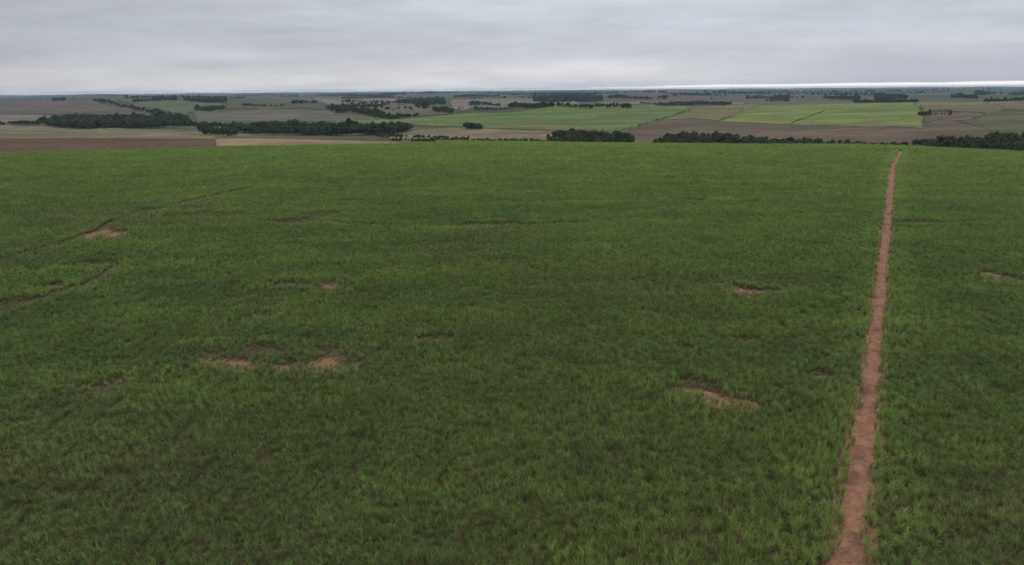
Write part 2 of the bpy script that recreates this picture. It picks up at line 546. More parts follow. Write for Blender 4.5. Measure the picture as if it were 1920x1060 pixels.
# bare patches: photo box of the soil that shows (x0, x1, y0, y1), slant in px, label
PATCHES = [
    (378, 476, 671, 689, 4, 'long pinkish bare soil patch, left one of the neighbouring pair'),
    (576, 652, 671, 688, -4, 'pale bare soil patch with tan litter, right one of the neighbouring pair'),
    (516, 556, 686, 692, 0, 'small dark brown gap between the two pale soil patches'),
    (606, 639, 531, 541, 0, 'small round soil gap in the middle left of the crop'),
    (1372, 1428, 537, 556, 10, 'slanting soil gap left of the track, farther up the slope'),
    (1288, 1418, 731, 764, 22, 'largest slanting red soil patch near the track'),
    (1842, 1876, 508, 525, 8, 'small soil gap at the right edge with a dark line beside it'),
    (138, 212, 424, 455, -26, 'slanting bare soil patch along the upper left terrace line'),
    (192, 244, 435, 444, 0, 'small side spur of bare soil on the upper left terrace line'),
]
DARKS = [  # thin, sparse spots where the crop stands low: photo box
    (518, 562, 530, 542), (1258, 1296, 648, 664), (1318, 1344, 636, 645), (1382, 1422, 636, 648), (630, 672, 376, 382),
    (458, 532, 855, 880), (790, 860, 632, 648), (110, 230, 712, 740), (60, 112, 534, 547), (6, 74, 558, 578), (120, 225, 490, 505),
    (1270, 1332, 374, 381), (340, 372, 297, 301), (1290, 1350, 725, 738), (640, 700, 676, 690), (440, 520, 590, 606),
    (1690, 1720, 660, 672), (560, 640, 400, 410),
    (320, 480, 398, 412), (1500, 1560, 700, 712), (376, 440, 660, 671), (450, 545, 652, 664), (590, 640, 655, 668),
    (1430, 1480, 545, 556), (1270, 1330, 716, 730), (1330, 1372, 530, 540), (660, 700, 548, 556), (700, 740, 660, 668),
    (1690, 1760, 415, 424), (1790, 1840, 425, 432), (1880, 1925, 520, 533), (860, 1000, 418, 429), (520, 600, 412, 424),
    (240, 300, 392, 402),
]
CROP_H = 1.75
def patch_world(x0, x1, y0, y1, slant):
    """plan outline of a bare patch whose soil shows in the photo box; the crop in front hides its near side"""
    t = np.linspace(0, 2 * math.pi, 28, endpoint=False)
    cx, cy, hx, hy = (x0 + x1) / 2, (y0 + y1) / 2, (x1 - x0) / 2, (y1 - y0) / 2
    sx = np.sign(np.cos(t)) * np.abs(np.cos(t)) ** .75
    sy = np.sign(np.sin(t)) * np.abs(np.sin(t)) ** .75
    wr = 1 + .28 * np.sin(2 * t + x0) + .16 * np.sin(3 * t + y0) + .1 * np.sin(5 * t + x1)
    sx, sy = sx * np.clip(wr, .6, 1.15), sy * np.clip(wr, .5, 1.2)
    hy2 = max(4.0, hy - abs(slant) * .45)
    P = ground_at(cx + hx * sx, cy + hy2 * sy + slant * .5 * sx)
    d = np.hypot(P[:, 0], P[:, 1])
    near = np.clip(sy, 0, 1)[:, None]          # lower edge in the picture
    hid = (CROP_H * .66 * d / H)[:, None]
    return P - P / d[:, None] * hid * near
PATCH_P = [patch_world(*q[:5]) for q in PATCHES]

def seg_dist(pts, line):
    best = np.full(len(pts), 1e9)
    mn, mx = line.min(0) - 30, line.max(0) + 30
    sel = np.where(((pts > mn) & (pts < mx)).all(1))[0]
    if not len(sel): return best
    q = pts[sel]
    b = np.full(len(sel), 1e9)
    for k in range(0, len(line) - 1):
        a, d = line[k], line[k + 1] - line[k]
        tt = np.clip(((q - a) @ d) / (d @ d + 1e-9), 0, 1)
        b = np.minimum(b, np.hypot(*(q - a - tt[:, None] * d).T))
    best[sel] = b
    return best

# ---- the track: two worn wheel ruts with a low crown, edges sunk in the ground
def build_track():
    prof = [(-2.6, -.10), (-2.0, .10), (-1.45, .05), (-.95, -.02), (-.45, .05), (0, .10), (.45, .06), (.95, -.02), (1.45, .06), (2.0, .11), (2.6, -.10)]
    V, Fc = [], []
    n = len(prof)
    tang = np.gradient(TRACK, axis=0)
    tang /= np.linalg.norm(tang, axis=1)[:, None]
    for i, (c, tg) in enumerate(zip(TRACK, tang)):
        nrm = np.array([tg[1], -tg[0]])
        wob = 1 + .12 * float(lattice_noise(c[0], c[1], 9, 5))
        for q, h in prof:
            xy = c + nrm * q * wob
            z = float(ter(xy[0], xy[1])) + .07 + h + .05 * float(lattice_noise(xy[0], xy[1], 1.1, 8))
            V.append((xy[0], xy[1], z))
        if i:
            for k in range(n - 1):
                a = (i - 1) * n + k
                Fc.append((a, a + 1, a + n + 1, a + n))
    o = mesh_obj('dirt_track', V, Fc, M_track, smooth=True)
    tag(o, 'straight red dirt track running up through the crop on the right', kind='structure')
build_track()
for i, (q, P) in enumerate(zip(PATCHES, PATCH_P)):
    o = draped('bare_soil_patch', P, M_bare, .06, .8, .25, 1.2, .35, 80 + i, .09, 1.6)
    tag(o, q[5], kind='structure')

# ------------------------------------------------------------------ instancing
def point_instancer(name, pts, rotz, scale, idx, protos, tint, label, kind='stuff', tilt=None):
    me = bpy.data.meshes.new(name)
    me.vertices.add(len(pts))
    me.vertices.foreach_set('co', np.asarray(pts, np.float32).ravel())
    rot = np.zeros((len(pts), 3), np.float32)
    rot[:, 2] = rotz
    if tilt is not None: rot[:, :2] = tilt
    a = me.attributes.new('rot', 'FLOAT_VECTOR', 'POINT'); a.data.foreach_set('vector', rot.ravel())
    a = me.attributes.new('scl', 'FLOAT_VECTOR', 'POINT'); a.data.foreach_set('vector', np.asarray(scale, np.float32).ravel())
    a = me.attributes.new('pick', 'INT', 'POINT'); a.data.foreach_set('value', np.asarray(idx, np.int32))
    a = me.attributes.new('tint', 'FLOAT_VECTOR', 'POINT'); a.data.foreach_set('vector', np.asarray(tint, np.float32).ravel())
    o = bpy.data.objects.new(name, me)
    COL.objects.link(o)
    ng = bpy.data.node_groups.new(name + '_nodes', 'GeometryNodeTree')
    ng.interface.new_socket('Geometry', in_out='INPUT', socket_type='NodeSocketGeometry')
    ng.interface.new_socket('Geometry', in_out='OUTPUT', socket_type='NodeSocketGeometry')
    gi, go = ng.nodes.new('NodeGroupInput'), ng.nodes.new('NodeGroupOutput')
    ci = ng.nodes.new('GeometryNodeCollectionInfo')
    ci.inputs['Collection'].default_value = protos
    ci.inputs['Separate Children'].default_value = True
    ci.inputs['Reset Children'].default_value = True
    ip = ng.nodes.new('GeometryNodeInstanceOnPoints')
    ip.inputs['Pick Instance'].default_value = True
    def attr(nm, ty):
        nd = ng.nodes.new('GeometryNodeInputNamedAttribute'); nd.data_type = ty
        nd.inputs['Name'].default_value = nm
        return nd.outputs['Attribute']
    e2r = ng.nodes.new('FunctionNodeEulerToRotation')
    ng.links.new(attr('rot', 'FLOAT_VECTOR'), e2r.inputs[0])
    ng.links.new(gi.outputs[0], ip.inputs['Points'])
    ng.links.new(ci.outputs[0], ip.inputs['Instance'])
    ng.links.new(attr('pick', 'INT'), ip.inputs['Instance Index'])
    ng.links.new(e2r.outputs[0], ip.inputs['Rotation'])
    ng.links.new(attr('scl', 'FLOAT_VECTOR'), ip.inputs['Scale'])
    ng.links.new(ip.outputs[0], go.inputs[0])
    md = o.modifiers.new('scatter', 'NODES')
    md.node_group = ng
    tag(o, label, kind=kind)
    return o

def proto_collection(name, meshes):
    c = bpy.data.collections.new(name)
    for i, me in enumerate(meshes):
        c.objects.link(bpy.data.objects.new('%s_%02d' % (name, i), me))
    return c

# ------------------------------------------------------------------ the crop
m_leaf, t, out = material('crop_leaf')
ta = t.n('ShaderNodeAttribute', attribute_type='INSTANCER', attribute_name='tint')
ts = t.n('ShaderNodeSeparateXYZ'); t.link(ta.outputs['Vector'], ts.inputs[0])
la = t.n('ShaderNodeAttribute', attribute_type='GEOMETRY', attribute_name='leaf')
rnd = la.outputs['Fac']
tn = t.n('ShaderNodeAttribute', attribute_type='GEOMETRY', attribute_name='tone').outputs['Fac']
col = t.mix(ts.outputs[0], (0.150, 0.270, 0.056), (0.225, 0.305, 0.058))
col = t.mix(t.math('MULTIPLY', ts.outputs[1], t.remap(tn, 0, 1, 1.4, .6, False), clamp=True), col, (0.20, 0.16, 0.085))
col = t.mix(t.remap(rnd, 0.0, 1.0, 0, .55, False), col, (0.18, 0.265, 0.075))
col = t.mix(t.remap(rnd, .91, .97, 0, .5), col, (0.23, 0.21, 0.11))
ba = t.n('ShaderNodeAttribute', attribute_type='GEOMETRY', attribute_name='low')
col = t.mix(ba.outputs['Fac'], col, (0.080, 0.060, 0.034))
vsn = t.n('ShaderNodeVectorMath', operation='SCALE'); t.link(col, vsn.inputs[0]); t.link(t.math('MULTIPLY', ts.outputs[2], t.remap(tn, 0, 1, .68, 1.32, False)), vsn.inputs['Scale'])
b = t.n('ShaderNodeBsdfPrincipled')
t.link(vsn.outputs[0], b.inputs['Base Color'])
b.inputs['Roughness'].default_value = .6
b.inputs['Specular IOR Level'].default_value = .25
tr = t.n('ShaderNodeBsdfTranslucent'); t.link(vsn.outputs[0], tr.inputs['Color'])
ms = t.n('ShaderNodeMixShader'); ms.inputs[0].default_value = .3
t.link(b.outputs[0], ms.inputs[1]); t.link(tr.outputs[0], ms.inputs[2]); t.link(ms.outputs[0], out.inputs['Surface'])

def clump_mesh(name, size, spacing, blades, length, width, seed, segs=3, ragged=.08, lowf=.25):
    """cane stools: stiff leaves that rise from the stalks, arch over and droop"""
    r = random.Random(seed)
    V, Fc, val, ton, lows = [], [], [], [], []
    k_ = max(1, round(size / spacing))
    st = size / k_
    pockets = [(r.uniform(-size / 2, size / 2), r.uniform(-size / 2, size / 2), r.uniform(.3, .62)) for _ in range(6)] if k_ > 1 else []
    for s in range(k_ * k_):
        if k_ > 1 and r.random() < ragged: continue
        bx = (s % k_ + .5 + r.uniform(-.48, .48)) * st - size / 2
        by = (s // k_ + .5 + r.uniform(-.48, .48)) * st - size / 2
        hs = r.gauss(1.0, .22) if k_ > 1 else r.uniform(.85, 1.1)
        hs = min(1.4, max(.6, hs))
        if any(math.hypot((bx - p_) * .7, by - q_) < w_ for p_, q_, w_ in pockets): hs *= .45
        tone = r.random()
        for k in range(int(blades * r.uniform(.75, 1.2))):
            az_ = r.uniform(0, 2 * math.pi)
            ca, sa = math.cos(az_), math.sin(az_)
            z0 = r.uniform(.05, .72) * hs
            L = length * r.uniform(.65, 1.15) * (.5 + .5 * hs) * (.55 if z0 < .30 * hs else 1.0)
            lean = r.uniform(.10, .85)
            droop = r.uniform(.6, 2.1)
            wd = width * r.uniform(.7, 1.25)
            x, z, a = 0.03 + r.uniform(0, .12), z0, math.pi / 2 - lean
            i0 = len(V)
            for q in range(segs + 1):
                tq = q / segs
                ww = wd * (1 - tq) ** .6 if q else wd * .6
                if q == segs: ww = wd * .12
                cxp, cyp = bx + ca * x, by + sa * x
                V.append((cxp - sa * ww / 2, cyp + ca * ww / 2, z))
                V.append((cxp + sa * ww / 2, cyp - ca * ww / 2, z))
                x += math.cos(a) * L / segs; z += math.sin(a) * L / segs
                a -= droop / segs * (0.5 + tq)
                z = max(z, .03)
            lv = r.random()
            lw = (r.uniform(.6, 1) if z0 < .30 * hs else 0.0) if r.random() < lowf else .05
            for q in range(segs):
                a0 = i0 + 2 * q
                Fc.append((a0, a0 + 1, a0 + 3, a0 + 2)); val.append(lv); ton.append(tone); lows.append(lw)
    me = bpy.data.meshes.new(name)
    me.from_pydata(V, [], Fc)
    me.materials.append(m_leaf)
    at = me.attributes.new('leaf', 'FLOAT', 'FACE'); at.data.foreach_set('value', val)
    at = me.attributes.new('tone', 'FLOAT', 'FACE'); at.data.foreach_set('value', ton)
    at = me.attributes.new('low', 'FLOAT', 'FACE'); at.data.foreach_set('value', lows)
    return me

N0, N1, N2, N3 = 6, 9, 7, 6
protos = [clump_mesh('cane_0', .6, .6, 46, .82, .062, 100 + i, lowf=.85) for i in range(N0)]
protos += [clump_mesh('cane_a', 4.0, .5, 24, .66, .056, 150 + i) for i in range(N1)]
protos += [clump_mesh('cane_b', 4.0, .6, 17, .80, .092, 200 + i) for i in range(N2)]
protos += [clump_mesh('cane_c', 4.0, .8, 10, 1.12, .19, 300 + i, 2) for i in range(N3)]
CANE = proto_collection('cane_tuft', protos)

def in_crop(pts):
    """plan extent of the near crop, a bit more than the photo sees"""
    x, y = pts[:, 0], pts[:, 1]
    u = ucoord(x, y)
    edge = 775 + 12 * lattice_noise(x, y, 90, 77)
    ok = (y > 38) & (np.abs(x) < 34 + .90 * y) & (u < edge)
    return ok

LEFT_EDGE = ground_at(np.array([-200., -60, 100, 250, 405, 520, 640, 760, 820]), np.array([300., 292, 286, 282, 277.5, 275, 273.5, 271, 269]), 400)

def build_crop():
    C = 4.0
    gx, gy = np.meshgrid(np.arange(-720, 720, C), np.arange(36, 900, C))
    cell = np.stack([gx, gy], -1).reshape(-1, 2) + C / 2
    cell = cell[in_crop(cell)]
    # beyond the left half of the field lie the ploughed and straw fields
    lim = np.interp(cell[:, 0] / cell[:, 1], LEFT_EDGE[:, 0] / LEFT_EDGE[:, 1], LEFT_EDGE[:, 1], right=1e9)
    cell = cell[cell[:, 1] < lim]
    gap = np.minimum(seg_dist(cell, TRACK), 99) - 3
    for ln, hw in LINES: gap = np.minimum(gap, seg_dist(cell, ln) - hw)
    for P in PATCH_P:
        gap = np.minimum(gap, seg_dist(cell, np.vstack([P, P[:1]])))
        gap = np.where(inside(P, cell), -1, gap)
    d = np.hypot(cell[:, 0], cell[:, 1]) * rng.uniform(.8, 1.25, len(cell))
    def dips(pts):
        lo = np.zeros(len(pts))
        for x0, x1, y0, y1 in DARKS:
            B = ground_at(np.array([x0, x1, (x0 + x1) / 2, (x0 + x1) / 2], float), np.array([(y0 + y1) / 2, (y0 + y1) / 2, y0, y1], float))
            c = B.mean(0); rx = (B[1, 0] - B[0, 0]) / 2; ry = max(2.4, (B[2, 1] - B[3, 1]) / 2)
            e = np.hypot((pts[:, 0] - c[0]) / rx, (pts[:, 1] - c[1]) / ry)
            lo = np.maximum(lo, ss((1.2 - e + .7 * lattice_noise(pts[:, 0], pts[:, 1], 5, 31)) / .5))
        return lo
    fine = (gap < 4.2) | (dips(cell) > .02)
    lod = np.where(fine, 0, np.where(d < 210, 1, np.where(d < 400, 2, 3)))
    P_, I_, T_ = [], [], []
    for L_, base, cnt in ((1, N0, N1), (2, N0 + N1, N2), (3, N0 + N1 + N2, N3)):
        c_ = cell[lod == L_]
        P_.append(c_ + rng.uniform(-.25, .25, c_.shape)); I_.append(base + rng.integers(0, cnt, len(c_))); T_.append(np.ones(len(c_), bool))
    c_ = cell[lod == 0]
    o = (np.arange(5) + .5) * .8 - 2
    ox, oy = np.meshgrid(o, o)
    c_ = (c_[:, None] + np.stack([ox, oy], -1).reshape(1, -1, 2)).reshape(-1, 2)
    c_ = c_ + rng.uniform(-.38, .38, c_.shape)
    P_.append(c_); I_.append(rng.integers(0, N0, len(c_))); T_.append(np.zeros(len(c_), bool))
    q, idx, tile = np.vstack(P_), np.concatenate(I_), np.concatenate(T_)
    # gaps
    td = seg_dist(q, TRACK)
    keep = (td > 1.28 + .58 * ss((q[:, 1] - 150) / 350) + .75 * lattice_noise(q[:, 0], q[:, 1], 4.0, 3)) & ((td > 3.0) | (rng.random(len(q)) < .8))
    keep |= (td > .9) & (td < 2) & (rng.random(len(q)) < .035)
    sparse = np.zeros(len(q))
    for ln, hw in LINES:
        ld = seg_dist(q, ln)
        keep &= ld > hw * (.42 + .75 * lattice_noise(q[:, 0], q[:, 1], 14, 6))
        sparse = np.maximum(sparse, .5 * ss((hw * 2.2 - ld) / hw))
    stunt = np.ones(len(q))
    for P in PATCH_P:
        ins = inside(P, q)
        pd = seg_dist(q, np.vstack([P, P[:1]])) + 1.1 * lattice_noise(q[:, 0], q[:, 1], 3.2, 12)
        pd = np.where(ins, pd, -pd)
        stray = rng.random(len(q)) < .62 * np.clip(1 - pd / 2.8, 0, 1) + .03
        keep &= (pd < .2) | stray
        stunt = np.where(pd > .2, .3 + .25 * rng.random(len(q)), stunt)
        sparse = np.maximum(sparse, .85 * ss((3.0 - np.abs(pd)) / 2.4) * (np.abs(pd) < 4))
    low = dips(q)
    # natural unevenness: low frequency vigour, streaks along the rows, missing stools
    N = len(q)
    n_big = lattice_noise(q[:, 0], q[:, 1], 90, 21)
    n_mid = lattice_noise(q[:, 0] * .5, q[:, 1], 20, 22)
    n_fin = lattice_noise(q[:, 0] * .6, q[:, 1], 6.5, 23, 2)
    streak = .6 * lattice_noise(q[:, 0] * .22 + q[:, 1] * .03, q[:, 1] - .06 * q[:, 0], 7.5, 41) + .7 * lattice_noise(q[:, 0] * .09, q[:, 1] - .05 * q[:, 0], 7, 43, 2)
    thin = ss((-.40 - lattice_noise(q[:, 0] * .45, q[:, 1], 26, 24)) / .25) * .38
    low = np.maximum(low, thin)
    keep &= tile | (rng.random(N) > .05 + .40 * low + .15 * sparse)
    hgt = (1.0 + .08 * n_big + .12 * n_mid + .12 * n_fin + .16 * streak + np.where(tile, np.where(idx >= N0 + N1 + N2, .13, .06), .14) * rng.standard_normal(N)) * (1 - .50 * low) * stunt
    hgt = np.clip(hgt, .3, 1.6)
    wid = np.where(tile, 1.06, np.clip(1 + .12 * rng.standard_normal(N), .7, 1.35) * (1 - .25 * low))
    z = ter(q[:, 0], q[:, 1])
    uu = ss((ucoord(q[:, 0], q[:, 1]) - 60) / 620)          # yellower cane towards the brow; nearer cane darkened, canopy shade put into the colour
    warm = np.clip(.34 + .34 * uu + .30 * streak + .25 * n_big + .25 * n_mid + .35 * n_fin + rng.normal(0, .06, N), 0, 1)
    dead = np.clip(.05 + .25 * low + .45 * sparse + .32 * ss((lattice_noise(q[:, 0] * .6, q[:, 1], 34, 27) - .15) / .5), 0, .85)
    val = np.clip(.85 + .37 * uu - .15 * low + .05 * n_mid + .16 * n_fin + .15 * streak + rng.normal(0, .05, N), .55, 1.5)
    k = keep
    pts = np.column_stack([q, z - .03])[k]
    scl = np.column_stack([wid, wid, hgt * CROP_H / 1.42])[k]
    tilt = rng.normal(0, .05, (k.sum(), 2)) * (~tile[k])[:, None]
    rz = np.where(tile[k], rng.integers(0, 4, k.sum()) * (math.pi / 2), rng.uniform(0, 6.283, k.sum()))
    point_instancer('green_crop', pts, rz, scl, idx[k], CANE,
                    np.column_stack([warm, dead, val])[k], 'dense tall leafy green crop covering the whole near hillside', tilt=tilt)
build_crop()

# ------------------------------------------------------------------ trees
def leaf_mat(name, a, b_):
    m, t, out = material(name)
    oi = t.n('ShaderNodeObjectInfo')
    la = t.n('ShaderNodeAttribute', attribute_type='GEOMETRY', attribute_name='leaf')
    c = t.mix(la.outputs['Fac'], a, b_)
    c = t.mix(t.remap(oi.outputs['Random'], .3, 1, 0, .8, False), c, (0.085, 0.105, 0.040))
    c = t.mix(t.remap(oi.outputs['Random'], .35, .0, 0, .7, False), c, (0.022, 0.036, 0.016))
    bs = t.n('ShaderNodeBsdfPrincipled'); t.link(c, bs.inputs['Base Color'])
    bs.inputs['Roughness'].default_value = .7; bs.inputs['Specular IOR Level'].default_value = .15
    tr = t.n('ShaderNodeBsdfTranslucent'); t.link(c, tr.inputs['Color'])
    mx = t.n('ShaderNodeMixShader'); mx.inputs[0].default_value = .2
    t.link(bs.outputs[0], mx.inputs[1]); t.link(tr.outputs[0], mx.inputs[2]); t.link(mx.outputs[0], out.inputs['Surface'])
    return m
M_tree = leaf_mat('tree_leaves', (0.030, 0.050, 0.020), (0.066, 0.090, 0.032))
m, t, out = material('bark')
principled(t, out, t.mix(t.noise(pos(t), 3.0, 4, .6), (0.10, 0.075, 0.055), (0.19, 0.155, 0.12)), .95, .1)
M_bark = m

def tree_meshes(i, height, rad):
    """crown of many leaf sprays gathered in uneven clumps on forked limbs; tapered trunk"""
    r = random.Random(900 + i)
    V, Fc, val = [], [], []
    lobes = []
    nl = r.randint(7, 10)
    for k in range(nl):
        a = r.uniform(0, 6.283); q = rad * r.uniform(.15, .72)
        zc_ = height * r.uniform(.42, .84)
        lr = rad * r.uniform(.30, .52)
        lobes.append((q * math.cos(a), q * math.sin(a), zc_, lr, lr * r.uniform(.6, .85)))
    lobes.append((0, 0, height * .8, rad * .42, height * .2))
    for (lx, ly, lz, lr, lh) in lobes:
        tone = r.uniform(0, 1)
        for k in range(46):
            d = Vector((r.gauss(0, 1), r.gauss(0, 1), r.gauss(0, 1))).normalized()
            q = r.uniform(.55, 1.05)
            c = Vector((lx + d.x * lr * q, ly + d.y * lr * q, lz + d.z * lh * q))
            s = r.uniform(.35, .8) * rad * .19
            n_ = (d + Vector((r.gauss(0, .5), r.gauss(0, .5), r.gauss(0, .5) + .35))).normalized()
            tx = n_.orthogonal().normalized(); ty = n_.cross(tx)
            a = r.uniform(0, 6.283)
            u_, v_ = tx * math.cos(a) + ty * math.sin(a), ty * math.cos(a) - tx * math.sin(a)
            i0 = len(V)
            for (fa, fb) in ((-1, -.5), (.1, -1), (1, .2), (.2, .9), (-.8, .6)):
                V.append(c + u_ * fa * s + v_ * fb * s * r.uniform(.7, 1.1) + n_ * r.uniform(-.15, .15) * s)
            Fc.append(tuple(range(i0, i0 + 5))); val.append(min(1, max(0, tone * .7 + r.uniform(-.1, .4))))
    crown = bpy.data.meshes.new('crown'); crown.from_pydata([tuple(v) for v in V], [], Fc); crown.materials.append(M_tree)
    at = crown.attributes.new('leaf', 'FLOAT', 'FACE'); at.data.foreach_set('value', val)
    TV, TF = [], []
    def limb(p0, p1, r0, r1, sides=6):
        ax = (p1 - p0).normalized(); a = ax.orthogonal().normalized(); b2 = ax.cross(a)
        i0 = len(TV)
        for pp, rr in ((p0, r0), ((p0 + p1) / 2 + a * r0 * .3, (r0 + r1) / 2), (p1, r1)):
            for k in range(sides):
                an = 6.2832 * k / sides
                TV.append(pp + (a * math.cos(an) + b2 * math.sin(an)) * rr)
        for q in range(2):
            for k in range(sides):
                TF.append((i0 + q * sides + k, i0 + q * sides + (k + 1) % sides, i0 + (q + 1) * sides + (k + 1) % sides, i0 + (q + 1) * sides + k))
    top = Vector((r.uniform(-.3, .3), r.uniform(-.3, .3), height * .5))
    limb(Vector((0, 0, -1.2)), top, .34, .2)
    for (lx, ly, lz, lr, lh) in lobes[:6]:
        limb(top * r.uniform(.65, 1.0), Vector((lx, ly, lz)), .14, .05, 5)
    trunk = bpy.data.meshes.new('trunk'); trunk.from_pydata([tuple(v) for v in TV], [], TF); trunk.materials.append(M_bark)
    joined = bpy.data.meshes.new('tree_whole')
    nV = len(V)
    joined.from_pydata([tuple(v) for v in V] + [tuple(v) for v in TV], [], Fc + [tuple(k + nV for k in f) for f in TF])
    joined.materials.append(M_tree); joined.materials.append(M_bark)
    joined.polygons.foreach_set('material_index', [0] * len(Fc) + [1] * len(TF))
    at = joined.attributes.new('leaf', 'FLOAT', 'FACE'); at.data.foreach_set('value', val + [0.0] * len(TF))
    return crown, trunk, joined

TREES = [tree_meshes(i, 13.0, 5.6 + .25 * i) for i in range(7)]
TREE_COL = proto_collection('tree_form', [q[2] for q in TREES])

def rect(x0, x1, y0, y1): return [(x0, y0), (x1, y0), (x1, y1), (x0, y1)]

